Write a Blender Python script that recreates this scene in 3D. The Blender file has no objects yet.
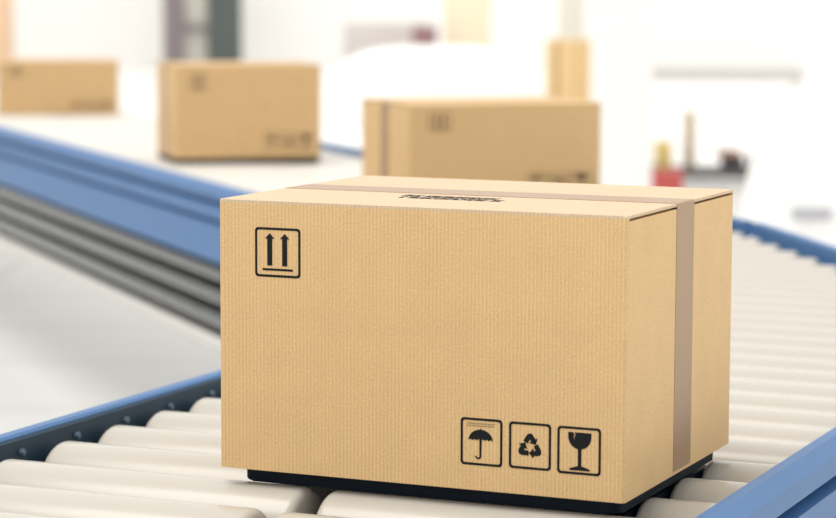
import bpy, bmesh, math, random
from mathutils import Vector, Matrix
random.seed(7)
S = bpy.context.scene
COL = S.collection

# ------------------------------------------------------------------ helpers
def new_obj(name, me, mat=None, parent=None):
    o = bpy.data.objects.new(name, me)
    COL.objects.link(o)
    if mat is not None and me is not None and not me.materials:
        me.materials.append(mat)
    if parent is not None:
        o.parent = parent
    return o

def finish(bm, name, mat, parent=None, smooth=None, recalc=True):
    if recalc:
        bmesh.ops.recalc_face_normals(bm, faces=bm.faces)
    me = bpy.data.meshes.new(name)
    bm.to_mesh(me); bm.free()
    if smooth is not None:
        for p in me.polygons: p.use_smooth = True
        me.set_sharp_from_angle(angle=math.radians(smooth))
    return new_obj(name, me, mat, parent)

def thing(name, label, cat, loc=(0, 0, 0), rz=0.0, group=None):
    o = bpy.data.objects.new(name, None)
    COL.objects.link(o)
    o.empty_display_size = 0.1
    o.location = loc; o.rotation_euler = (0, 0, rz)
    o['label'] = label; o['category'] = cat
    if group: o['group'] = group
    return o

def tag(o, label, cat, group=None):
    o['label'] = label; o['category'] = cat
    if group: o['group'] = group
    return o

def add_box(bm, x0, x1, y0, y1, z0, z1, bevel=0.0, seg=2):
    r = bmesh.ops.create_cube(bm, size=1.0)
    vs = r['verts']
    for v in vs:
        v.co = Vector(((x0 + x1) / 2 + v.co.x * (x1 - x0), (y0 + y1) / 2 + v.co.y * (y1 - y0), (z0 + z1) / 2 + v.co.z * (z1 - z0)))
    if bevel > 0:
        es = {e for v in vs for e in v.link_edges}
        bmesh.ops.bevel(bm, geom=list(es), offset=bevel, segments=seg, profile=0.5, affect='EDGES')
    return vs

def add_poly(bm, pts, plane, z, t):
    """flat shape from 2-D points, thickness t.  plane 'xz' (faces -y) or 'xy' (faces +z)"""
    def P(a, b, d):
        return Vector((a, -d, b)) if plane == 'xz' else Vector((a, b, d))
    lo = [bm.verts.new(P(a, b, z)) for a, b in pts]
    hi = [bm.verts.new(P(a, b, z + t)) for a, b in pts]
    n = len(pts)
    bm.faces.new(hi)
    bm.faces.new(list(reversed(lo)))
    for i in range(n):
        bm.faces.new((lo[i], lo[(i + 1) % n], hi[(i + 1) % n], hi[i]))

def add_ring(bm, outer, inner, plane, z, t):
    def P(a, b, d):
        return Vector((a, -d, b)) if plane == 'xz' else Vector((a, b, d))
    n = len(outer)
    L = [[bm.verts.new(P(a, b, d)) for a, b in s] for s in (outer, inner) for d in (z, z + t)]
    ol, oh, il, ih = L
    for i in range(n):
        j = (i + 1) % n
        bm.faces.new((oh[i], oh[j], ih[j], ih[i]))
        bm.faces.new((ol[i], ol[j], oh[j], oh[i]))
        bm.faces.new((il[i], ih[i], ih[j], il[j]))

def extrude_path(bm, prof, path, side=1):
    """prof: closed list of (outward offset, z); path: list of 2-D points. side=+1 puts outward to the right of travel"""
    n = len(path)
    rows = []
    for i, p in enumerate(path):
        p = Vector(p)
        d0 = (Vector(path[i]) - Vector(path[i - 1])).normalized() if i > 0 else None
        d1 = (Vector(path[i + 1]) - Vector(path[i])).normalized() if i < n - 1 else None
        n0 = Vector((d0.y, -d0.x)) * side if d0 else None
        n1 = Vector((d1.y, -d1.x)) * side if d1 else None
        if n0 is None: m = n1
        elif n1 is None: m = n0
        else:
            m = (n0 + n1).normalized(); m = m / max(0.3, m.dot(n0))
        rows.append([bm.verts.new((p.x + m.x * o, p.y + m.y * o, z)) for o, z in prof])
    k = len(prof)
    for a, b in zip(rows, rows[1:]):
        for i in range(k):
            bm.faces.new((a[i], a[(i + 1) % k], b[(i + 1) % k], b[i]))
    bm.faces.new(rows[0]); bm.faces.new(list(reversed(rows[-1])))

# ------------------------------------------------------------------ materials
def srgb(r, g, b):
    f = lambda c: ((c / 255 + 0.055) / 1.055) ** 2.4 if c > 10 else c / 255 / 12.92
    return (f(r), f(g), f(b), 1)

def principled(name, col, rough=0.5, metal=0.0, coat=0.0, spec=0.5):
    m = bpy.data.materials.new(name); m.use_nodes = True
    b = m.node_tree.nodes['Principled BSDF']
    b.inputs['Base Color'].default_value = col
    b.inputs['Roughness'].default_value = rough
    b.inputs['Metallic'].default_value = metal
    b.inputs['Coat Weight'].default_value = coat
    b.inputs['Specular IOR Level'].default_value = spec
    return m

def noisy(name, col, rough=0.5, metal=0.0, amt=0.08, scale=30.0, coat=0.0, bump=0.0, spec=0.5):
    m = principled(name, col, rough, metal, coat, spec)
    nt = m.node_tree; N = nt.nodes; L = nt.links; b = N['Principled BSDF']
    tc = N.new('ShaderNodeTexCoord'); nz = N.new('ShaderNodeTexNoise')
    nz.inputs['Scale'].default_value = scale; nz.inputs['Detail'].default_value = 4
    L.new(tc.outputs['Object'], nz.inputs['Vector'])
    mx = N.new('ShaderNodeMix'); mx.data_type = 'RGBA'
    mx.inputs['A'].default_value = tuple(c * (1 - amt) for c in col[:3]) + (1,)
    mx.inputs['B'].default_value = tuple(min(1, c * (1 + amt)) for c in col[:3]) + (1,)
    L.new(nz.outputs['Fac'], mx.inputs['Factor']); L.new(mx.outputs['Result'], b.inputs['Base Color'])
    if bump > 0:
        bp = N.new('ShaderNodeBump'); bp.inputs['Strength'].default_value = bump; bp.inputs['Distance'].default_value = 0.001
        L.new(nz.outputs['Fac'], bp.inputs['Height']); L.new(bp.outputs['Normal'], b.inputs['Normal'])
    return m

def kraft(name, col, stripes=True):
    m = principled(name, col, 0.62, spec=0.25)
    nt = m.node_tree; N = nt.nodes; L = nt.links; b = N['Principled BSDF']
    tc = N.new('ShaderNodeTexCoord'); sep = N.new('ShaderNodeSeparateXYZ')
    L.new(tc.outputs['Object'], sep.inputs[0])
    def math_(op, a, b_=None, v=None):
        n = N.new('ShaderNodeMath'); n.operation = op
        if isinstance(a, (int, float)): n.inputs[0].default_value = a
        else: L.new(a, n.inputs[0])
        if b_ is not None:
            if isinstance(b_, (int, float)): n.inputs[1].default_value = b_
            else: L.new(b_, n.inputs[1])
        return n.outputs[0]
    # corrugation flutes: fine upright lines on the walls, none on the top panels
    geo = N.new('ShaderNodeNewGeometry'); vt = N.new('ShaderNodeVectorTransform')
    vt.vector_type = 'NORMAL'; vt.convert_from = 'WORLD'; vt.convert_to = 'OBJECT'
    L.new(geo.outputs['Normal'], vt.inputs[0])
    sn = N.new('ShaderNodeSeparateXYZ'); L.new(vt.outputs[0], sn.inputs[0])
    front = math_('GREATER_THAN', math_('ABSOLUTE', sn.outputs['Y']), 0.7)
    end = math_('GREATER_THAN', math_('ABSOLUTE', sn.outputs['X']), 0.7)
    # slowly varying strength of the lines
    nz0 = N.new('ShaderNodeTexNoise'); nz0.inputs['Scale'].default_value = 9; nz0.inputs['Detail'].default_value = 2
    L.new(tc.outputs['Object'], nz0.inputs['Vector'])
    sx = math_('SINE', math_('MULTIPLY', sep.outputs['X'], 2 * math.pi / 0.0044))
    sy = math_('SINE', math_('MULTIPLY', sep.outputs['Y'], 2 * math.pi / 0.0060))
    st = math_('ADD', math_('MULTIPLY', math_('MULTIPLY', sx, front), 0.075), math_('MULTIPLY', math_('MULTIPLY', sy, end), 0.03))
    st = math_('MULTIPLY', st, math_('ADD', math_('MULTIPLY', nz0.outputs['Fac'], 1.2), 0.35))
    # fibre speckle
    nz = N.new('ShaderNodeTexNoise'); nz.inputs['Scale'].default_value = 420; nz.inputs['Detail'].default_value = 3
    L.new(tc.outputs['Object'], nz.inputs['Vector'])
    sp = math_('MULTIPLY', math_('SUBTRACT', nz.outputs['Fac'], 0.5), 0.55)
    # broader mottling
    nz2 = N.new('ShaderNodeTexNoise'); nz2.inputs['Scale'].default_value = 26; nz2.inputs['Detail'].default_value = 3
    L.new(tc.outputs['Object'], nz2.inputs['Vector'])
    mo = math_('MULTIPLY', math_('SUBTRACT', nz2.outputs['Fac'], 0.5), 0.14)
    # tiny dark fibres
    vo = N.new('ShaderNodeTexVoronoi'); vo.inputs['Scale'].default_value = 95
    L.new(tc.outputs['Object'], vo.inputs['Vector'])
    dk = math_('MULTIPLY', math_('LESS_THAN', vo.outputs['Distance'], 0.075), -0.16)
    tot = math_('ADD', math_('ADD', math_('ADD', st, sp), mo), math_('ADD', dk, 1.0))
    mul = N.new('ShaderNodeVectorMath'); mul.operation = 'SCALE'
    mul.inputs[0].default_value = col[:3]; L.new(tot, mul.inputs['Scale'])
    L.new(mul.outputs[0], b.inputs['Base Color'])
    bp = N.new('ShaderNodeBump'); bp.inputs['Strength'].default_value = 0.15; bp.inputs['Distance'].default_value = 0.0005
    L.new(tot, bp.inputs['Height']); L.new(bp.outputs['Normal'], b.inputs['Normal'])
    return m

M = {}
M['kraft'] = kraft('kraft_board', (0.64, 0.435, 0.215, 1))
M['kraft_sheen'] = kraft('kraft_board_sheen', (0.565, 0.43, 0.285, 1))  # same board, the pale sheen of the lid put into the colour
M['kraft_far'] = kraft('kraft_board_darker', (0.62, 0.415, 0.205, 1))
M['tape'] = noisy('brown_tape', (0.33, 0.21, 0.115, 1), rough=0.32, amt=0.05, scale=12, coat=0.0, spec=0.15)
M['ink'] = principled('black_ink', (0.006, 0.008, 0.009, 1), 0.6, spec=0.2)
M['slab'] = noisy('dark_navy_slab', (0.004, 0.010, 0.020, 1), rough=0.6, amt=0.15, scale=40, spec=0.15)
M['roller'] = noisy('cream_roller', (0.445, 0.418, 0.368, 1), rough=0.24, amt=0.02, scale=6, coat=0.0, spec=0.5)
M['roller_pale'] = noisy('pale_roller', (0.60, 0.575, 0.53, 1), rough=0.3, amt=0.02, scale=6)
M['blue'] = noisy('blue_paint', (0.052, 0.145, 0.325, 1), rough=0.45, amt=0.06, scale=5, coat=0.0, spec=0.3)
M['underside'] = noisy('dark_underside', (0.02, 0.028, 0.032, 1), rough=0.6, amt=0.1)
M['rail_shade'] = noisy('navy_rail_shade', (0.010, 0.036, 0.068, 1), rough=0.45, amt=0.15, scale=8, spec=0.3)
M['bolt'] = noisy('grey_bolt', (0.10, 0.16, 0.22, 1), rough=0.5, metal=0.3)
M['steel'] = noisy('brushed_steel', (0.07, 0.082, 0.082, 1), rough=0.16, metal=0.95, amt=0.08, scale=4)
M['web'] = noisy('dark_web', (0.015, 0.02, 0.019, 1), rough=0.6)
M['steel_lit'] = noisy('pale_lit_steel', (0.62, 0.60, 0.58, 1), rough=0.3, metal=0.8)  # lowest steel bar, its lit look put into the colour
M['leg'] = noisy('grey_leg_steel', (0.3, 0.33, 0.36, 1), rough=0.4, metal=0.5)
M['white_paint'] = noisy('white_paint', (0.94, 0.93, 0.91, 1), rough=0.5, amt=0.015, scale=2)
M['white_gloss'] = noisy('white_gloss', (0.90, 0.90, 0.88, 1), rough=0.3, amt=0.01, scale=2)

def floor_mat():
    m = principled('pale_floor', (0.60, 0.60, 0.57, 1), 0.22, coat=0.0)
    nt = m.node_tree; N = nt.nodes; L = nt.links; b = N['Principled BSDF']
    tc = N.new('ShaderNodeTexCoord')
    nz = N.new('ShaderNodeTexNoise'); nz.inputs['Scale'].default_value = 0.8; nz.inputs['Detail'].default_value = 5
    L.new(tc.outputs['Object'], nz.inputs['Vector'])
    br = N.new('ShaderNodeTexBrick'); br.inputs['Scale'].default_value = 0.25
    br.inputs['Mortar Size'].default_value = 0.006; br.offset = 0
    br.inputs['Color1'].default_value = (1, 1, 1, 1); br.inputs['Color2'].default_value = (0.96, 0.96, 0.96, 1)
    br.inputs['Mortar'].default_value = (0.8, 0.8, 0.79, 1)
    L.new(tc.outputs['Object'], br.inputs['Vector'])
    cr = N.new('ShaderNodeMix'); cr.data_type = 'RGBA'
    cr.inputs['A'].default_value = (0.70, 0.70, 0.68, 1); cr.inputs['B'].default_value = (0.78, 0.78, 0.76, 1)
    L.new(nz.outputs['Fac'], cr.inputs['Factor'])
    mx = N.new('ShaderNodeMix'); mx.data_type = 'RGBA'; mx.blend_type = 'MULTIPLY'; mx.inputs['Factor'].default_value = 1
    L.new(cr.outputs['Result'], mx.inputs['A']); L.new(br.outputs['Color'], mx.inputs['B'])
    L.new(mx.outputs['Result'], b.inputs['Base Color'])
    return m
M['floor'] = floor_mat()

# ------------------------------------------------------------------ place: frames of reference
ZF = -0.85                     # hall floor
CAM = Vector((1.2912622686, -2.3952502739, 0.5338681825))
YAW, PIT, ROL = -0.414464876, -0.11003126, 0.003641756
FOC = 2467.4257
Fh = Vector((math.sin(YAW), math.cos(YAW))); Rh = Vector((math.cos(YAW), -math.sin(YAW)))
def hall(u, v, h=0.0):
    """hall coordinates (u across, v down the hall, h above the floor) to world"""
    p = Vector((CAM.x, CAM.y)) + Rh * u + Fh * v
    return Vector((p.x, p.y, ZF + h))
HALL_RZ = -YAW                 # the hall is turned against the conveyor

# ------------------------------------------------------------------ hall shell
def shell_box(name, u0, u1, v0, v1, h0, h1, mat):
    bm = bmesh.new(); add_box(bm, u0, u1, v0, v1, h0, h1)
    o = finish(bm, name, mat)
    o.location = (CAM.x, CAM.y, ZF); o.rotation_euler = (0, 0, HALL_RZ)
    o['kind'] = 'structure'
    return o
shell_box('floor', -14, 14, -8, 42.2, -0.2, 0.0, M['floor'])
shell_box('wall_back', -14, 14, 42, 42.2, 0.0, 6.5, M['white_paint'])
shell_box('wall_left', -14.2, -14, -8, 42.2, -0.2, 6.5, M['white_paint'])
shell_box('wall_right', 14, 14.2, -8, 42.2, -0.2, 6.5, M['white_paint'])

# ------------------------------------------------------------------ carton
W, D, H = 0.4763, 0.380, 0.300
def rounded_rect(x0, x1, z0, z1, r, n=5):
    pts = []
    for cx, cz, a0 in ((x1 - r, z1 - r, 0), (x0 + r, z1 - r, 90), (x0 + r, z0 + r, 180), (x1 - r, z0 + r, 270)):
        for i in range(n + 1):
            a = math.radians(a0 + 90 * i / n)
            pts.append((cx + r * math.cos(a), cz + r * math.sin(a)))
    return pts

IT = 0.00035
def symbol_frame(bm, x0, x1, z0, z1, lw=0.0026):
    add_ring(bm, rounded_rect(x0, x1, z0, z1, 0.004), rounded_rect(x0 + lw, x1 - lw, z0 + lw, z1 - lw, 0.0026), 'xz', 0.0, IT)

def mark_arrows(x0, x1, z0, z1):
    bm = bmesh.new(); symbol_frame(bm, x0, x1, z0, z1)
    w, h = x1 - x0, z1 - z0
    X = lambda a: x0 + a * w
    Z = lambda b: z1 - b * h
    for c in (0.325, 0.655):
        add_poly(bm, [(X(c), Z(.115)), (X(c - .105), Z(.225)), (X(c - .055), Z(.225)), (X(c - .055), Z(.77)), (X(c + .055), Z(.77)), (X(c + .055), Z(.225)), (X(c + .105), Z(.225))], 'xz', 0, IT)
    add_poly(bm, [(X(.165), Z(.825)), (X(.165), Z(.87)), (X(.83), Z(.87)), (X(.83), Z(.825))], 'xz', 0, IT)
    return bm

def mark_umbrella(x0, x1, z0, z1):
    bm = bmesh.new(); symbol_frame(bm, x0, x1, z0, z1)
    w, h = x1 - x0, z1 - z0
    X = lambda a: x0 + a * w
    Z = lambda b: z1 - b * h
    cx, r = 0.48, 0.29
    pts = []
    for i in range(21):                                     # dome
        a = math.pi * i / 20
        pts.append((X(cx + r * math.cos(a)), Z(.475 - .235 * math.sin(a))))
    n = 6                                                   # scalloped hem
    for k in range(n):
        for i in range(1, 5):
            t = (k + i / 4) / n
            pts.append((X(cx - r + 2 * r * t), Z(.475 - .028 * math.sin(math.pi * i / 4) + (0.0))))
    pts = pts[:-1]
    add_poly(bm, pts, 'xz', 0, IT)
    add_poly(bm, [(X(cx - .012), Z(.21)), (X(cx - .012), Z(.25)), (X(cx + .012), Z(.25)), (X(cx + .012), Z(.21))], 'xz', 0, IT)
    # shaft and hook
    s = 0.027
    out = [(X(cx + s), Z(.45)), (X(cx - s), Z(.45)), (X(cx - s), Z(.80))]
    for i in range(1, 8):
        a = math.pi * i / 7
        out.append((X(cx - .058 + .038 * math.cos(a)), Z(.80 + .035 * math.sin(a))))
    out.append((X(cx - .128), Z(.80)))
    for i in range(7, -1, -1):
        a = math.pi * i / 7
        out.append((X(cx - .054 + .074 * math.cos(a)), Z(.80 + .07 * math.sin(a))))
    add_poly(bm, out, 'xz', 0, IT)
    for row, (zz, a0) in enumerate(((.115, .17), (.165, .15))):   # rain
        for i in range(12):
            a = a0 + i * .056
            add_poly(bm, [(X(a + .012), Z(zz - .014)), (X(a - .01), Z(zz + .014)), (X(a + .008), Z(zz + .014)), (X(a + .03), Z(zz - .014))], 'xz', 0, IT)
    return bm

def mark_recycle(x0, x1, z0, z1):
    bm = bmesh.new(); symbol_frame(bm, x0, x1, z0, z1)
    w = x1 - x0; cx, cz = (x0 + x1) / 2, (z0 + z1) / 2 - 0.0008
    R = .285 * w; hw = .056 * w
    V = [Vector((math.cos(math.radians(a)), math.sin(math.radians(a)))) * R for a in (90, 210, 330)]
    def rot(p, k):
        a = -math.radians(120 * k); c, s = math.cos(a), math.sin(a)
        return Vector((p.x * c - p.y * s, p.x * s + p.y * c))
    top, lf, rt = V
    def seg(a, b, k, w0=hw):
        d = (b - a).normalized(); n = Vector((-d.y, d.x)) * w0
        q = [rot(p, k) for p in (a + n, b + n, b - n, a - n)]
        return [(cx + p.x, cz + p.y) for p in q]
    for k in range(3):
        b0 = top.lerp(lf, .44); b1 = top.lerp(lf, .13)
        c1 = top.lerp(rt, .13); c2 = top.lerp(rt, .32)
        # one bent band: rising leg, flat corner, falling leg
        dl = (b1 - b0).normalized(); nl = Vector((-dl.y, dl.x))
        dr = (c2 - c1).normalized(); nr = Vector((-dr.y, dr.x))
        pts = [b0 + nl * hw, b1 + nl * hw, Vector((-hw * .55, b1.y + hw * 1.25)), Vector((hw * .55, c1.y + hw * 1.25)), c1 + nr * hw, c2 + nr * hw,
               c2 - nr * hw, Vector((0, c1.y - hw * 1.25 + 0.0)), b0 - nl * hw]
        add_poly(bm, [(cx + rot(p, k).x, cz + rot(p, k).y) for p in pts], 'xz', 0, IT)
        a = c2 - dr * 0.0
        tip = c2 + dr * (.115 * w)
        tri = [a + nr * hw * 2.1, tip, a - nr * hw * 2.1]
        add_poly(bm, [(cx + rot(p, k).x, cz + rot(p, k).y) for p in tri], 'xz', 0, IT)
    return bm

def mark_glass(x0, x1, z0, z1):
    bm = bmesh.new(); symbol_frame(bm, x0, x1, z0, z1)
    w, h = x1 - x0, z1 - z0
    X = lambda a: x0 + a * w
    Z = lambda b: z1 - b * h
    c, r = .515, .265
    # bowl in two pieces, a crack left open between them
    def arc(a0, a1, n):
        return [(X(c + r * math.cos(math.radians(a))), Z(.20 + .27 * math.sin(math.radians(a)))) for a in [a0 + (a1 - a0) * i / n for i in range(n + 1)]]
    crack = [(X(.365), Z(.115)), (X(.395), Z(.185)), (X(.365), Z(.215)), (X(.41), Z(.30))]
    crack2 = [(X(.41), Z(.30)), (X(.385), Z(.215)), (X(.42), Z(.19)), (X(.395), Z(.115))]
    right = [(X(.41), Z(.30))] + crack2[1:] + [(X(c + r), Z(.115))] + arc(0, 90, 10)
    left = arc(90, 180, 10) + [(X(c - r), Z(.115))] + crack
    add_poly(bm, right, 'xz', 0, IT)
    add_poly(bm, left, 'xz', 0, IT)
    add_poly(bm, [(X(c - .042), Z(.45)), (X(c - .04), Z(.84)), (X(c + .04), Z(.84)), (X(c + .042), Z(.45))], 'xz', 0, IT)
    add_poly(bm, [(X(c - .235), Z(.915)), (X(c + .235), Z(.915)), (X(c + .235), Z(.88)), (X(c + .06), Z(.825)), (X(c - .06), Z(.825)), (X(c - .235), Z(.88))], 'xz', 0, IT)
    return bm

def mark_text():
    """two short lines of small lettering on the lid, too small to be read"""
    bm = bmesh.new()
    rnd = random.Random(3)
    for (x, xe, y) in ((.166, .278, .123), (.172, .291, .101)):
        while x < xe:
            if rnd.random() < .13: x += .004
            w = rnd.choice((.0050, .0060, .0068)); hh = .0165; lw = .0017
            kind = rnd.randrange(5)
            B = lambda a, b, c, d: add_poly(bm, [(x + a, y + c), (x + b, y + c), (x + b, y + d), (x + a, y + d)], 'xy', 0, IT)
            B(0, lw, 0, hh)
            if kind in (0, 1, 3): B(w - lw, w, 0, hh)
            if kind in (1, 2, 4): B(lw, w - lw * (kind == 1), hh - .003, hh)
            if kind in (0, 2): B(lw, w - lw, hh * .42, hh * .42 + .003)
            if kind in (2, 3, 4): B(lw, w - lw * (kind == 3), 0, .003)
            x += w + .0018
    return bm

def make_carton(label, loc, rz, mats=('kraft', 'kraft_sheen'), group=None, name='cardboard_box'):
    t = thing(name, label, 'box', loc, rz, group)
    bm = bmesh.new()                                        # four walls, open gap under the lid at both ends
    g = 0.0058
    def rounded_col(z0, z1, inset=0.0, r=0.005):
        pts = rounded_rect(inset, W - inset, 0, D, r, 5)
        add_poly(bm, pts, 'xy', z0, z1 - z0)
    rounded_col(0.0, H - g)
    rr = rounded_rect(0, W, 0, D, 0.005, 5)                 # under the lid only the long walls reach the ends
    rr = rr[:12] + [(.045, D - .005), (.045, .005)] + rr[12:] + [(W - .045, .005), (W - .045, D - .005)]
    add_poly(bm, rr, 'xy', H - g, g - .0032)
    body = finish(bm, 'box_body', M[mats[0]], t, smooth=30)
    for (y0, y1) in ((0.0, D / 2 - 0.0006), (D / 2 + 0.0006, D)):
        bm = bmesh.new()
        full = rounded_rect(0, W, 0, D, 0.005, 5)
        # clip the rounded plate to this half
        ylo, yhi = y0, y1
        pts = [(x, min(max(y, ylo), yhi)) for x, y in full]
        clean = []
        for p in pts:
            if not clean or (Vector(p) - Vector(clean[-1])).length > 1e-5: clean.append(p)
        if (Vector(clean[0]) - Vector(clean[-1])).length < 1e-5: clean.pop()
        add_poly(bm, clean, 'xy', H - 0.0032, 0.0032)
        es = [e for e in bm.edges if all(v.co.z > H - 1e-5 for v in e.verts) and not all(abs(v.co.y - D / 2) < 0.001 for v in e.verts)]
        bmesh.ops.bevel(bm, geom=es, offset=0.0022, segments=3, profile=0.5, affect='EDGES')
        finish(bm, 'top_flap', M[mats[1]], t, smooth=35)
    # packing tape: one strip over the lid and down both ends
    ty0, ty1, tt = 0.163, 0.225, 0.0005
    prof = [(-tt, 0.004), (-tt, H - 0.001), (-tt + .0012, H + tt), (W - .0012 + tt, H + tt), (W + tt, H - 0.001), (W + tt, 0.004)]
    inner = [(0, 0.004), (0, H - 0.0014), (.0012, H), (W - .0012, H), (W, H - 0.0014), (W, 0.004)]
    bm = bmesh.new()
    A = [[bm.verts.new((x, y, z)) for x, z in P] for P in (prof, inner) for y in (ty0, ty1)]
    for i in range(5):
        bm.faces.new((A[0][i], A[0][i + 1], A[1][i + 1], A[1][i]))
        bm.faces.new((A[2][i], A[3][i], A[3][i + 1], A[2][i + 1]))
        bm.faces.new((A[0][i], A[2][i], A[2][i + 1], A[0][i + 1]))
        bm.faces.new((A[1][i], A[1][i + 1], A[3][i + 1], A[3][i]))
    for i in (0, 5): bm.faces.new((A[0][i], A[1][i], A[3][i], A[2][i]))
    finish(bm, 'packing_tape', M['tape'], t)['label'] = 'brown glossy packing tape'
    e = finish(mark_arrows(.0455, .1010, .2165, .2710), 'upright_arrows_symbol', M['ink'], t); e['label'] = 'black printed this-way-up arrows'
    finish(mark_umbrella(.2915, .3395, .0270, .0780), 'umbrella_symbol', M['ink'], t)['label'] = 'black printed umbrella under rain'
    finish(mark_recycle(.3470, .3945, .0275, .0775), 'recycling_symbol', M['ink'], t)['label'] = 'black printed recycling arrows'
    finish(mark_glass(.4015, .4500, .0265, .0770), 'cracked_glass_symbol', M['ink'], t)['label'] = 'black printed cracked glass'
    tx = finish(mark_text(), 'printed_lettering', M['ink'], t); tx.location.z = H; tx['label'] = 'small black lettering on the lid'
    return t

def copy_thing(t, label, loc, rz, scale=(1, 1, 1), mats=None):
    r = t.copy(); COL.objects.link(r)
    r['label'] = label
    r.location = loc; r.rotation_euler = (0, 0, rz); r.scale = scale
    for ch in list(t.children):
        if ch.name.startswith('printed_lettering'): continue
        c = ch.copy(); COL.objects.link(c); c.parent = r
        if mats and ch.data.materials and ch.data.materials[0].name.startswith('kraft'):
            c.data = ch.data.copy(); c.data.materials[0] = M[mats]
    return r

RT = -0.018                                                 # top of the rollers
box0 = make_carton('largest kraft cardboard box in the foreground with arrows, umbrella and glass symbols', (-0.0035, 0, 0), 0, group='cardboard boxes on the conveyors')
# camera-facing boxes riding on the diagonal conveyor
B3 = (-1.207, 3.23, 0.0); B2 = (-2.47, 4.29, 0.0)
box3 = copy_thing(box0, 'cardboard box directly behind the foreground box with tape down its visible end', B3, math.radians(43), scale=(1.09, 1.02, .80), mats='kraft_far')
box2 = copy_thing(box0, 'cardboard box on a dark slab between the other two boxes on the diagonal conveyor', B2, math.radians(39), scale=(.965, .96, .965), mats='kraft_far')
box1 = copy_thing(box0, 'smallest and farthest cardboard box at the far left of the diagonal conveyor', (-4.60, 6.53, RT), math.radians(32), scale=(1.08, 1, .76), mats='kraft_far')

def make_slab(label, parent_box, inset=(0.018, 0.014, 0.022, 0.010)):  # thin dark slab added as the dark band under a box
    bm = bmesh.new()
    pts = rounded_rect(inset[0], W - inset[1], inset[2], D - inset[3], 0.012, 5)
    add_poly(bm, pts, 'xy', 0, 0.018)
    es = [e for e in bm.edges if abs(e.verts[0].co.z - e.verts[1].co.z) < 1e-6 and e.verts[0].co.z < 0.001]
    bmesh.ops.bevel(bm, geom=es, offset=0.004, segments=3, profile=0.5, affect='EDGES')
    o = finish(bm, 'dark_slab', M['slab'], None, smooth=35)
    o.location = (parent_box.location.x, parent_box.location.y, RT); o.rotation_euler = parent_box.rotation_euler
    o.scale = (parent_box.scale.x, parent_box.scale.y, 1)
    return tag(o, label, 'slab', 'dark slabs under the boxes')
make_slab('thin dark slab under the large foreground box', box0)
make_slab('thin dark slab under the box between the two other background boxes', box2, inset=(0.002, 0.002, 0.002, 0.002))
make_slab('thin dark slab under the background box behind the foreground box', box3, inset=(0.016, .09, .016, .03))

# ------------------------------------------------------------------ roller conveyors
RR, PITCH = 0.0535, 0.1135
ZC = RT - RR
def roller_bm(x0, x1):
    """cylinder along X with well rounded ends and a shaft stub"""
    bm = bmesh.new()
    ef = 0.010; prof = []
    for i in range(6):
        a = math.pi / 2 * i / 5
        prof.append((x0 + ef - ef * math.cos(a), RR - ef + ef * math.sin(a)))
    prof2 = [(x1 - (x - x0), r) for x, r in reversed(prof)]
    pr = [(x0 - 0.012, 0.0), (x0 - 0.012, 0.008), (x0, 0.008)] + prof + prof2 + [(x1, 0.008), (x1 + 0.012, 0.008), (x1 + 0.012, 0.0)]
    n = 40
    rings = []
    for x, r in pr:
        if r == 0: rings.append([bm.verts.new((x, 0, 0))])
        else: rings.append([bm.verts.new((x, r * math.cos(2 * math.pi * i / n), r * math.sin(2 * math.pi * i / n))) for i in range(n)])
    for a, b in zip(rings, rings[1:]):
        for i in range(n):
            j = (i + 1) % n
            if len(a) == 1: bm.faces.new((a[0], b[i], b[j]))
            elif len(b) == 1: bm.faces.new((a[i], a[j], b[0]))
            else: bm.faces.new((a[i], a[j], b[j], b[i]))
    return bm

def roller(parent, p0, p1, mat='roller'):
    """p0 -> p1 in plan (world)"""
    p0, p1 = Vector(p0), Vector(p1)
    d = p1 - p0; L = d.length
    if L < 0.08: return
    key = (round(L, 3), mat)
    if key not in roller.cache:
        o = finish(roller_bm(0, L), 'roller', M[mat], parent, smooth=40); roller.cache[key] = o.data
    else:
        o = new_obj('roller', roller.cache[key], None, parent)
    o.location = Vector((p0.x, p0.y, ZC)) - parent.location
    o.rotation_euler = (0, 0, math.atan2(d.y, d.x))
    return o
roller.cache = {}

RAIL = [(0, 0), (.004, .003), (.018, .003), (.034, -.010), (.034, -.034), (.012, -.036), (.012, -.048), (.034, -.052), (.034, -.085), (.014, -.087), (.014, -.097), (.034, -.101), (.034, -.200), (0, -.200)]
def rail(parent, path, side, ztop, name='side_rail', shaded=False):
    bm = bmesh.new()
    loc = parent.location
    extrude_path(bm, [(o, z + ztop - loc.z) for o, z in RAIL], [(x - loc.x, y - loc.y) for x, y in path], side)
    o = finish(bm, name, M['blue'], parent, smooth=25)
    if not shaded: return o
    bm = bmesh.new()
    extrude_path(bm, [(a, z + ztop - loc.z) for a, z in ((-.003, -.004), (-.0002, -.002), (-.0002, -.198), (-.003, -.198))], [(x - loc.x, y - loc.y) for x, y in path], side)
    finish(bm, 'inner_shade_strip', M['rail_shade'], parent)['label'] = 'dark navy strip for the shade inside the rail'  # shade on the rail's inner face added as a dark strip
    return o

def leg(parent, x, y, ztop):
    loc = parent.location
    bm = bmesh.new()
    add_box(bm, x - .03 - loc.x, x + .03 - loc.x, y - .03 - loc.y, y + .03 - loc.y, ZF + 0.012 - loc.z, ztop - loc.z, bevel=.004)
    add_box(bm, x - .06 - loc.x, x + .06 - loc.x, y - .06 - loc.y, y + .06 - loc.y, ZF - loc.z, ZF + .012 - loc.z)
    return finish(bm, 'support_leg', M['leg'], parent)

XL, XR = -0.318, 0.556                                      # inner faces of the rails
ZR = -0.003
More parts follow.
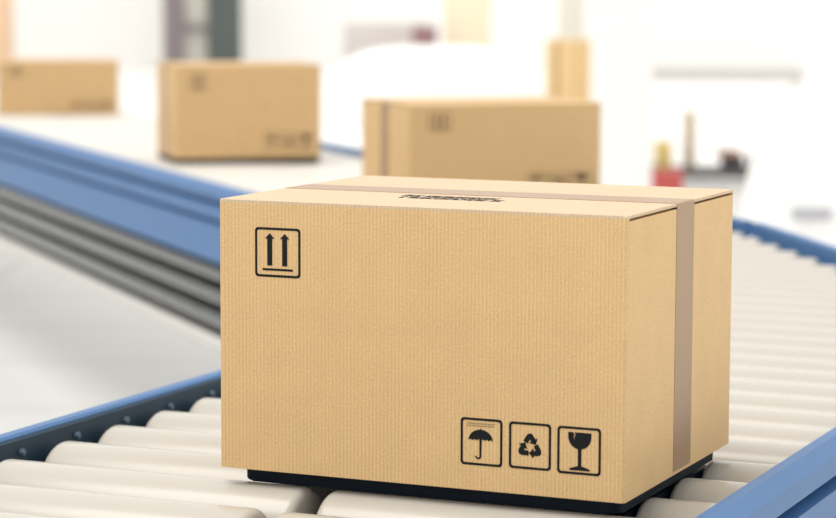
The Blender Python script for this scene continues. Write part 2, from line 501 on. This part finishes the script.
# --- the near conveyor, running away along +Y, its right rail bending into the diagonal one
near = thing('roller_conveyor', 'straight cream roller conveyor with blue rails carrying the large foreground box', 'conveyor', (0.12, 0.2, ZF))
far_curve = [(XR, -0.85), (XR, 0.9), (.55, 1.25), (.525, 1.55), (.46, 1.83), (.36, 2.05), (.14, 2.42), (-.27, 3.06)]
SUMN, SUMF = 1.54, 2.79                                     # near / far edge of the diagonal conveyor: x + y
rail(near, [(XL, -0.85), (XL, SUMN - XL - 0.02)], -1, ZR, shaded=True)
rail(near, far_curve, +1, ZR)
def xr_at(y):
    if y < .9: return XR
    for (xa, ya), (xb, yb) in zip(far_curve[1:], far_curve[2:]):
        if ya <= y <= yb: return xa + (xb - xa) * (y - ya) / (yb - ya)
    return SUMF - y
Y0 = 0.040
ROWS = {-6: -.742, -5: -.616, -4: -.490, -3: -.365, -2: -.238, -1: -.112, 0: .014, 1: .142, 2: .263, 3: .380, 4: .494}
k = -6
while True:
    y = ROWS.get(k, Y0 + k * PITCH)
    if y > 3.70: break
    xl = XL + 0.016 if y < SUMN - XL - .08 else SUMN - y + 0.03 + .05
    if y > 3.10: xl = max(y - 4.68, SUMN - y + .09)
    xr = min(xr_at(y), xr_at(y + .05)) - 0.016
    if y > 3.0: xr -= .03
    if y < 0.40:
        roller(near, (xl, y), (0.100, y))
        if y < 0.05: roller(near, (0.114 + .012, y), (xr, y))
        else: roller(near, (0.114 + .012, y), (.434, y)); roller(near, (.453, y - .022), (xr, y - .022))
    elif xr - xl > .1:
        roller(near, (xl, y), (xr, y))
    k += 1
# spine carrying the inner roller ends
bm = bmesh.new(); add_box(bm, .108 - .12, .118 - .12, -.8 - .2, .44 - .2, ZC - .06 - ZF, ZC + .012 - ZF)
finish(bm, 'centre_bearer', M['underside'], near)
bm = bmesh.new(); add_box(bm, .4405 - .12, .4495 - .12, .01 - .2, .375 - .2, ZC - .06 - ZF, RT - .010 - ZF)  # added dark plate, darkens the roller gaps along the box edge
finish(bm, 'gap_dark_plate', M['slab'], near)
bm = bmesh.new(); pts = [(XL, -.8), (XR, -.8), (XR, .9), (.50, 1.5), (.3, 2.0), (-.33, 3.0), (-1.0, 3.6), (-1.5, 3.05), (XL, 1.85)]
add_poly(bm, [(x - .12, y - .2) for x, y in pts], 'xy', ZC - RR - .03 - ZF, .006)
finish(bm, 'gap_dark_sheet', M['underside'], near)  # added dark sheet, keeps the gaps between the rollers dark
for k in range(12):                                         # axle bolts on the inner face of the left rail
    y = (ROWS[k - 6] + ROWS[k - 5]) / 2 if k < 10 else ROWS[4] + (k - 9.5) * PITCH
    bm = bmesh.new()
    r = bmesh.ops.create_cone(bm, cap_ends=True, segments=6, radius1=.005, radius2=.004, depth=.005)
    bmesh.ops.rotate(bm, verts=bm.verts, cent=(0, 0, 0), matrix=Matrix.Rotation(math.radians(90), 3, 'Y'))
    o = finish(bm, 'axle_bolt', M['bolt'], near); o.location = (XL + .0055 - .12, y - .2, -.022 - ZF)
for (x, y) in ((XL - .017, -.70), (XR + .017, -.70), (XL - .017, 1.2), (XR + .017, 0.95)):
    leg(near, x, y, ZR - .19)

# --- the diagonal conveyor from the far left
diag = thing('roller_conveyor', 'diagonal blue-sided conveyor running from the far left to behind the foreground box', 'conveyor', (-3.0, 5.0, ZF))
LX = -8.3
def nearpt(x): return (x, SUMN - x)
def farpt(x): return (x, SUMF - x)
rail(diag, [nearpt(XL - .05), nearpt(LX)], -1, 0.012)
rail(diag, [farpt(-.30), farpt(-2.75)], +1, -0.003)
d45 = Vector((-1, 1)).normalized(); across = Vector((1, 1)).normalized()
s0 = Vector(nearpt(-1.56))
for k in range(80):
    p = s0 + d45 * (k * PITCH)
    if p.x < LX + .1: break
    roller(diag, p + across * .018, p + across * (1.25 / math.sqrt(2) - .018), 'roller_pale')
bm = bmesh.new()
pts = [nearpt(-1.5), farpt(-.95), farpt(LX + .6), nearpt(LX)]
add_poly(bm, [(x + 3.0, y - 5.0) for x, y in pts], 'xy', ZC - RR - .03 - ZF, .006)
finish(bm, 'gap_dark_sheet', M['underside'], diag)  # dark sheet added below the diagonal rollers for dark gaps
bm = bmesh.new()
extrude_path(bm, [(-.03, -.19 - ZF), (-.018, -.19 - ZF), (-.018, -.415 - ZF), (-.03, -.415 - ZF)], [(x + 3.0, y - 5.0) for x, y in (nearpt(XL - .12), nearpt(LX))], -1)
finish(bm, 'side_web', M['web'], diag)['label'] = 'dark grey-green web behind the steel bars'
# four steel bars stacked under the blue side panel
for i in range(4):
    zc = 0.012 - .200 - .035 - i * .062
    prof = []
    for j in range(16):
        a = 2 * math.pi * j / 16
        prof.append((0.006 + (.022 * math.cos(a)), zc - ZF + .023 * math.sin(a)))
    bm = bmesh.new()
    extrude_path(bm, prof, [(x + 3.0, y - 5.0) for x, y in (nearpt(XL - .12), nearpt(LX))], -1)
    finish(bm, 'steel_side_bar', M['steel'] if i < 3 else M['steel_lit'], diag, smooth=60)
for f, off, xs in ((nearpt, .06, (-.9, -5.5, -7.6)), (farpt, -.06, (-.75, -7.2))):
    for x in xs:
        px, py = f(x)
        leg(diag, px + off * .7, py + off * .7, -.17)
for x in (-.9, -5.5, -7.6):
    # hangers tie the steel bars to the leg
    bm = bmesh.new(); px, py = nearpt(x)
    add_box(bm, px + .03 - .02 + 3, px + .03 + .02 + 3, py + .02 - .02 - 5, py + .02 + .02 - 5, -.42 - ZF, -.17 - ZF)
    finish(bm, 'bar_hanger', M['leg'], diag)

# ------------------------------------------------------------------ background of the hall
def solid(name, label, cat, u, v, h, w, d, hgt, mat, rz=0.0, bevel=0.01, group=None, parts=None):
    bm = bmesh.new(); add_box(bm, -w / 2, w / 2, -d / 2, d / 2, 0, hgt, bevel=bevel)
    o = finish(bm, name, mat, None, smooth=40)
    o.location = hall(u, v, h); o.rotation_euler = (0, 0, HALL_RZ + rz)
    return tag(o, label, cat, group)
def U(px, v): return (px - 418) * v / FOC
def HT(py, v): return 1.384 - (py + 22) * v / FOC

# white square column
t = thing('support_column', 'square white column standing right of the background boxes', 'column', hall(U(620, 15), 15, 0), HALL_RZ)
bm = bmesh.new(); add_box(bm, -.175, .175, -.175, .175, .12, 6.0, bevel=.012); finish(bm, 'shaft', M['white_gloss'], t, smooth=40)
bm = bmesh.new(); add_box(bm, -.21, .21, -.21, .21, 0, .12, bevel=.01); finish(bm, 'plinth', M['white_gloss'], t, smooth=40)

def far_carton(label, u, v, h, w, d, hgt, col, rz, group=None):
    t = thing('cardboard_box', label, 'box', hall(u, v, h), HALL_RZ + rz, group)
    bm = bmesh.new(); add_box(bm, -w / 2, w / 2, -d / 2, d / 2, 0, hgt, bevel=.006)
    finish(bm, 'box_body', noisy('far_board', col, 0.7, amt=.08, scale=5), t, smooth=40)
    bm = bmesh.new(); add_box(bm, -w / 2 - .001, w / 2 + .001, -.03, .03, hgt * .02, hgt + .001)
    finish(bm, 'packing_tape', M['tape'], t)
    return t
far_carton('tall upright tan carton standing left of the white column', U(568, 21), 21, 0, .29, .27, HT(30, 21), (.72, .50, .24, 1), math.radians(40))

# low rounded white covered load
def rounded_load(name, label, cat, u, v, w, d, hgt, mat, power=3.0, rz=0.0):
    bm = bmesh.new()
    n, m = 48, 14
    rings = []
    for j in range(m + 1):
        t = j / m
        a = t * math.pi / 2
        s = math.cos(a) ** (2 / power); z = hgt * math.sin(a) ** (2 / power)
        if j == m: rings.append([bm.verts.new((0, 0, hgt))]); break
        ring = []
        for i in range(n):
            b = 2 * math.pi * i / n
            cx = math.copysign(abs(math.cos(b)) ** (2 / 3.5), math.cos(b)); cy = math.copysign(abs(math.sin(b)) ** (2 / 3.5), math.sin(b))
            ring.append(bm.verts.new((w / 2 * s * cx, d / 2 * s * cy, z)))
        rings.append(ring)
    for a, b in zip(rings, rings[1:]):
        for i in range(n):
            k2 = (i + 1) % n
            if len(b) == 1: bm.faces.new((a[i], a[k2], b[0]))
            else: bm.faces.new((a[i], a[k2], b[k2], b[i]))
    bm.faces.new(list(reversed(rings[0])))
    o = finish(bm, name, mat, None, smooth=50)
    o.location = hall(u, v, 0); o.rotation_euler = (0, 0, HALL_RZ + rz)
    return tag(o, label, cat)
rounded_load('covered_load', 'low rounded white covered load on the floor behind the diagonal conveyor', 'covered load', U(434, 25), 25, 2.3, 1.4, HT(37, 25), M['white_gloss'], 3.0)

# right: rounded white tank with a grey vent
tk = thing('storage_tank', 'large rounded white tank at the right edge of the hall', 'tank', hall(U(850, 12.5), 12.5, 0), HALL_RZ)
o = rounded_load('tank_body', '', '', 0, 0, 1.05, .9, HT(70, 12.5), M['white_gloss'], 2.6)
for kk in ('label', 'category'): del o[kk]
o.parent = tk; o.location = (0, 0, 0); o.rotation_euler = (0, 0, 0)
bm = bmesh.new(); add_box(bm, -.36, -.16, -.46, -.435, .255, .31, bevel=.004)
vt = finish(bm, 'grey_vent', noisy('vent_grey', (.42, .42, .46, 1), .5), tk)

# storage rack
V = 17.5
rk = thing('storage_rack', 'pale grey storage rack with a dark bottom beam right of the white column', 'rack', hall(U(730, V), V, 0), HALL_RZ)
gp = noisy('rack_grey', (.60, .58, .56, 1), .5); dk = noisy('rack_dark', (.10, .095, .095, 1), .6)
bm = bmesh.new(); add_box(bm, -.70, .50, -.25, .25, HT(70, V), HT(56, V), bevel=.006); finish(bm, 'shelf', gp, rk)
bm = bmesh.new(); add_box(bm, -.70, .50, -.25, .25, HT(166, V), HT(158, V), bevel=.004); finish(bm, 'bottom_shelf', dk, rk)
bm = bmesh.new(); add_box(bm, -.70, .50, .235, .25, HT(60, V) , 1.75, bevel=.004); finish(bm, 'back_panel', M['white_paint'], rk)
for x in (-.68, .48):
    for y in (-.23, .23):
        bm = bmesh.new(); add_box(bm, x - .02, x + .02, y - .02, y + .02, 0, 1.75, bevel=.003); finish(bm, 'upright', gp if False else M['white_paint'], rk)
hb = HT(158, V) + .001
solid('crate', 'yellow crate on the bottom shelf beside the white column', 'crate', U(663, V), V, hb, .11, .2, .19, noisy('yellow_crate', (.72, .55, .20, 1), .6))
solid('carton_tube', 'tall narrow beige tube standing on the rack bottom shelf', 'tube', U(690, V), V + .05, hb, .08, .08, .40, noisy('beige_tube', (.66, .55, .40, 1), .6), bevel=.02)
solid('parcel', 'dark grey parcel in the middle of the rack bottom shelf', 'parcel', U(732, V), V - .02, hb, .15, .2, .085, noisy('dark_parcel', (.05, .05, .06, 1), .6))
solid('parcel', 'rust-coloured parcel lying on top of the dark grey parcel', 'parcel', U(728, V), V - .02, hb + .085, .16, .16, .045, noisy('rust_parcel', (.42, .22, .14, 1), .6))
solid('parcel', 'purple-grey parcel near the right end of the rack bottom shelf', 'parcel', U(761, V), V - .02, hb, .17, .2, .10, noisy('mauve_parcel', (.20, .18, .24, 1), .6))
bn = thing('plastic_bin', 'red bin on the floor beside the white column', 'bin', hall(U(667, 16.7), 16.7, 0), HALL_RZ)
redm = noisy('red_plastic', (.50, .09, .08, 1), .4)
bm = bmesh.new(); vs = add_box(bm, -.10, .10, -.10, .10, 0, .13, bevel=.012)
finish(bm, 'bin_body', redm, bn, smooth=40)
bm = bmesh.new(); add_box(bm, -.108, .108, -.108, .108, .13, .15, bevel=.005); finish(bm, 'rim', redm, bn, smooth=40)

# far wall: dark double cabinet, tan loads
V = 40.5
cb = thing('tool_cabinet', 'dark grey-green double cabinet with a pale gap against the back wall', 'cabinet', hall(U(204, V), V, 0), HALL_RZ)
dgm = noisy('cabinet_green_grey', (.085, .10, .095, 1), .6); pgm = noisy('cabinet_purple_grey', (.22, .19, .20, 1), .6); lgm = noisy('cabinet_pale', (.55, .53, .47, 1), .6)
s = V / FOC
for (a, b, m_, nm) in ((165, 185, pgm, 'locker'), (185, 209, lgm, 'centre_panel'), (209, 241, dgm, 'locker')):
    bm = bmesh.new(); add_box(bm, (a - 204) * s, (b - 204) * s - .004, -.3 if nm == 'locker' else -.2, .3, 0.03, 1.9, bevel=.01)
    o = finish(bm, nm, m_, cb)
    if nm == 'locker': o['label'] = 'purple-grey locker' if m_ is pgm else 'dark green-grey locker'
bm = bmesh.new(); add_box(bm, (185 - 204) * s, (209 - 204) * s, -.28, -.19, .62, .76, bevel=.01); finish(bm, 'crossbar', pgm, cb)
bm = bmesh.new(); add_box(bm, (165 - 204) * s, (241 - 204) * s, -.28, .28, 0, .03); finish(bm, 'base', dgm, cb)
solid('pallet_load', 'peach-coloured pallet load at the left edge against the back wall', 'pallet load', U(-4, 40), 40, 0, .5, .6, 1.5, noisy('peach_load', (.80, .55, .36, 1), .7))
V = 33
solid('pallet_load', 'pale cream pallet load behind the white covered load', 'pallet load', U(466, V), V, 0, .62, .5, 1.5, noisy('cream_load', (.86, .76, .56, 1), .7))
solid('pallet_load', 'pale grey pallet load behind the left half of the white covered load', 'pallet load', U(385, V + 1), V + 1, 0, 1.15, .5, HT(14, V + 1), noisy('grey_load', (.60, .56, .54, 1), .7))
solid('tool_box', 'small purple-brown box showing just above the white covered load', 'box', U(424, 32.4), 32.4, 0, .32, .2, HT(17, 32.4), noisy('purple_brown', (.28, .16, .16, 1), .7))
solid('partition_panel', 'pale beige partition behind the tall tan carton', 'panel', U(570, 38), 38, 0, .40, .2, 1.8, noisy('beige_panel', (.72, .68, .60, 1), .7))

# ------------------------------------------------------------------ light
w = bpy.data.worlds.new('World'); S.world = w; w.use_nodes = True
bg = w.node_tree.nodes['Background']
bg.inputs['Color'].default_value = (1.0, 0.985, 0.965, 1); bg.inputs['Strength'].default_value = 0.95
def sun(name, energy, angle, direction, col=(1, 1, 1)):
    L = bpy.data.lights.new(name, 'SUN'); L.energy = energy; L.angle = math.radians(angle); L.color = col
    o = bpy.data.objects.new(name, L); COL.objects.link(o)
    o.rotation_euler = Vector(direction).to_track_quat('-Z', 'Y').to_euler()
    return o
sun('skylight_key', 1.7, 38, (0.30, 0.22, -1.0), (1, .97, .92))

# ------------------------------------------------------------------ camera
cd = bpy.data.cameras.new('Camera'); cam = bpy.data.objects.new('Camera', cd); COL.objects.link(cam); S.camera = cam
F = Vector((math.sin(YAW) * math.cos(PIT), math.cos(YAW) * math.cos(PIT), math.sin(PIT)))
R0 = Vector((math.cos(YAW), -math.sin(YAW), 0)); U0 = R0.cross(F)
R1 = R0 * math.cos(ROL) + U0 * math.sin(ROL); U1 = -R0 * math.sin(ROL) + U0 * math.cos(ROL)
mw = Matrix((R1, U1, -F)).transposed().to_4x4(); mw.translation = CAM
cam.matrix_world = mw
cd.sensor_fit = 'HORIZONTAL'; cd.sensor_width = 36.0; cd.lens = 36.0 * FOC / 836
cd.clip_start = 0.05; cd.clip_end = 200
cd.dof.use_dof = True; cd.dof.focus_distance = 2.74; cd.dof.aperture_fstop = 0.1062 / 0.021

S.view_settings.view_transform = 'Standard'; S.view_settings.look = 'None'
S.view_settings.gamma = 1; S.view_settings.use_curve_mapping = False
S.view_settings.exposure = 0.35
S.cycles.use_denoising = True
S.cycles.max_bounces = 8
